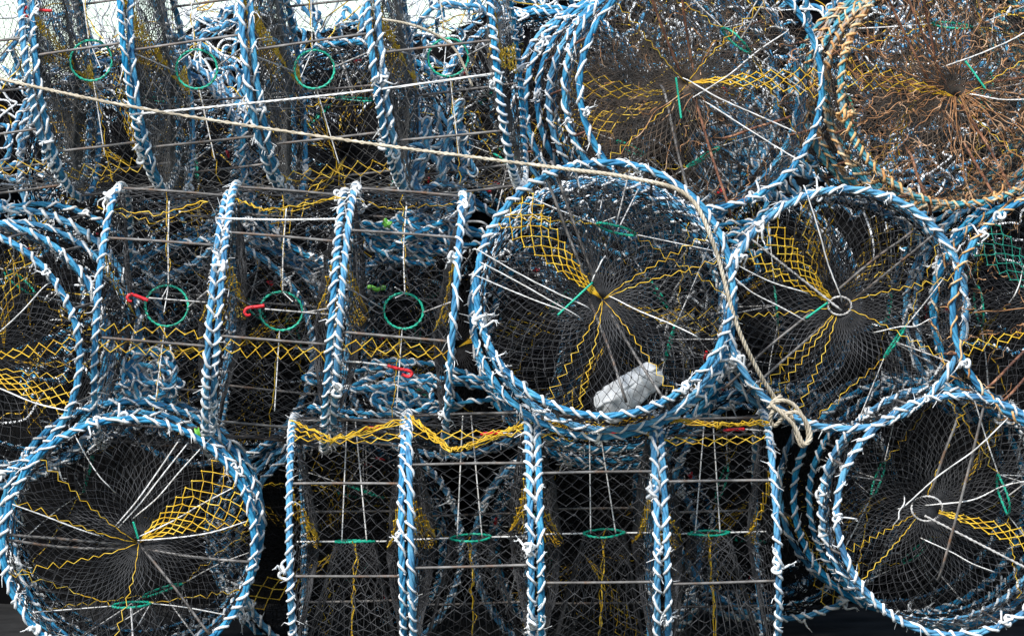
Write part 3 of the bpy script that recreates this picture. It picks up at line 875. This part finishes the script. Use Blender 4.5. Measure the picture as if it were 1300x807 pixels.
# ------------------------------------------------------------------ setting
def box(name, x0, x1, y0, y1, z0, z1, m):
    V = np.array([(x, y, z) for x in (x0, x1) for y in (y0, y1) for z in (z0, z1)], float)
    f = np.array([[0, 1, 3, 2], [4, 6, 7, 5], [0, 4, 5, 1], [2, 3, 7, 6], [0, 2, 6, 4], [1, 5, 7, 3]])
    mb = MB(); mb.add(V, f)
    return link(name, mb.mesh(name, m, False))


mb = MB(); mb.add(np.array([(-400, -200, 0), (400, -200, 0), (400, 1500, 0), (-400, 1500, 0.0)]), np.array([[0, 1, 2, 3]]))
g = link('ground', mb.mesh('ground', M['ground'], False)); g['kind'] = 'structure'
# added black backing for the shaded depth behind the pots: a lumpy mound with loose rope strewn over it
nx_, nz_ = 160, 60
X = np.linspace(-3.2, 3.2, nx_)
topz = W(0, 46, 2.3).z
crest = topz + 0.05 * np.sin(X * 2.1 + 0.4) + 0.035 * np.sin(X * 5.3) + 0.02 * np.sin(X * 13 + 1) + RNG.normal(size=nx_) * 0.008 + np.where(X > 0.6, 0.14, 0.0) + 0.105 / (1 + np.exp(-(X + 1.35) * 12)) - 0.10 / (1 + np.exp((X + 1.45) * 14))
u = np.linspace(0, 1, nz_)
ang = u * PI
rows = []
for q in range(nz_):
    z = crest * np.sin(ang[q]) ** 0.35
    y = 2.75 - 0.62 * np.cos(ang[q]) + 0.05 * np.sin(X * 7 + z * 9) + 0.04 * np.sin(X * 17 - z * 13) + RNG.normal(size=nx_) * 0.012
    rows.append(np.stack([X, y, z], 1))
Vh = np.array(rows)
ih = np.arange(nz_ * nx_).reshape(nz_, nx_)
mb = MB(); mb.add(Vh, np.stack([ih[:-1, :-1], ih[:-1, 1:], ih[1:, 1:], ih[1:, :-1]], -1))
heap = link('backing_mound', mb.mesh('backing_mound', M['dark_backing']))
heap['kind'] = 'stuff'; heap['label'] = 'added black backing for the shaded depth behind the pots, strewn with loose rope'; heap['category'] = 'backing'


def strewn(n, r, m, seed, rope=True, ylo=-0.16):
    rng = np.random.default_rng(seed)
    mb, tw = MB(), MB()
    for _ in range(n):
        a = rng.integers(2, nz_ // 4) if rng.random() < 0.6 else rng.integers(nz_ // 4, nz_ // 2 + 3); b = rng.integers(30, nx_ - 30)
        p = Vh[a, b] + [0, -0.02, 0.0]
        pl = [p]; d = rng.normal(size=3) * [1, 0.3, 1]
        for _ in range(rng.integers(9, 18)):
            d = d / np.linalg.norm(d) + rng.normal(size=3) * [0.6, 0.3, 0.6]; d /= np.linalg.norm(d)
            pl.append(pl[-1] + d * rng.uniform(0.03, 0.07)); pl[-1][1] = min(max(pl[-1][1], p[1] + ylo), p[1] + 0.03)
        P = bez(pl, 70)
        mb.tubes(P, r * np.minimum(1, np.minimum(np.linspace(0.3, 6, len(P)), np.linspace(6, 0.3, len(P)))), 5)
        if m == 'blue':
            tw.tubes(laid(bez(pl, 200), r * 2.2, 0.05, 1)[0], 0.0034, 4)
    o = link('loose_rope', mb.mesh('loose_rope', M[m]), heap)
    o['kind'] = 'stuff'
    if tw.v:
        o = link('loose_twine', tw.mesh('loose_twine', M['twine']), heap)
        o['kind'] = 'stuff'


strewn(330, 0.0075, 'blue', 21)
strewn(300, 0.0042, 'twine', 22)
strewn(140, 0.0022, 'yellow', 23)

# ------------------------------------------------------------------ light, camera
w = bpy.data.worlds.new('World'); scene.world = w; w.use_nodes = True
nt = w.node_tree
bg = nt.nodes['Background']
sky = nt.nodes.new('ShaderNodeTexSky'); sky.sky_type = 'NISHITA'; sky.sun_disc = False
EL, AZ = 45, 210      # sun elevation, compass-like bearing measured from +Y clockwise
sky.sun_elevation = math.radians(EL); sky.sun_rotation = math.radians(AZ)
sky.air_density = 1.35; sky.dust_density = 0.6; sky.ozone_density = 1.0
nt.links.new(sky.outputs[0], bg.inputs['Color']); bg.inputs['Strength'].default_value = 0.12
L = bpy.data.lights.new('sun', 'SUN'); L.energy = 3.0; L.angle = math.radians(6); L.color = (1, 0.97, 0.93)
so = bpy.data.objects.new('sun', L); COL.objects.link(so)
d = Vector((math.sin(math.radians(AZ)) * math.cos(math.radians(EL)), math.cos(math.radians(AZ)) * math.cos(math.radians(EL)), math.sin(math.radians(EL))))
so.rotation_euler = d.to_track_quat('Z', 'Y').to_euler()
so.location = d * 20

cam = bpy.data.cameras.new('camera'); cam.sensor_width = 36; cam.lens = 36 * CAM_D / 2.6; cam.clip_end = 3000
co = bpy.data.objects.new('camera', cam); COL.objects.link(co)
co.location = (0, -CAM_D, ZC); co.rotation_euler = (PI / 2, 0, 0)
scene.camera = co
vs = scene.view_settings
vs.view_transform = 'Standard'; vs.look = 'None'; vs.exposure = 0.85; vs.gamma = 1.0
scene.cycles.transparent_max_bounces = 8
scene.cycles.max_bounces = 6
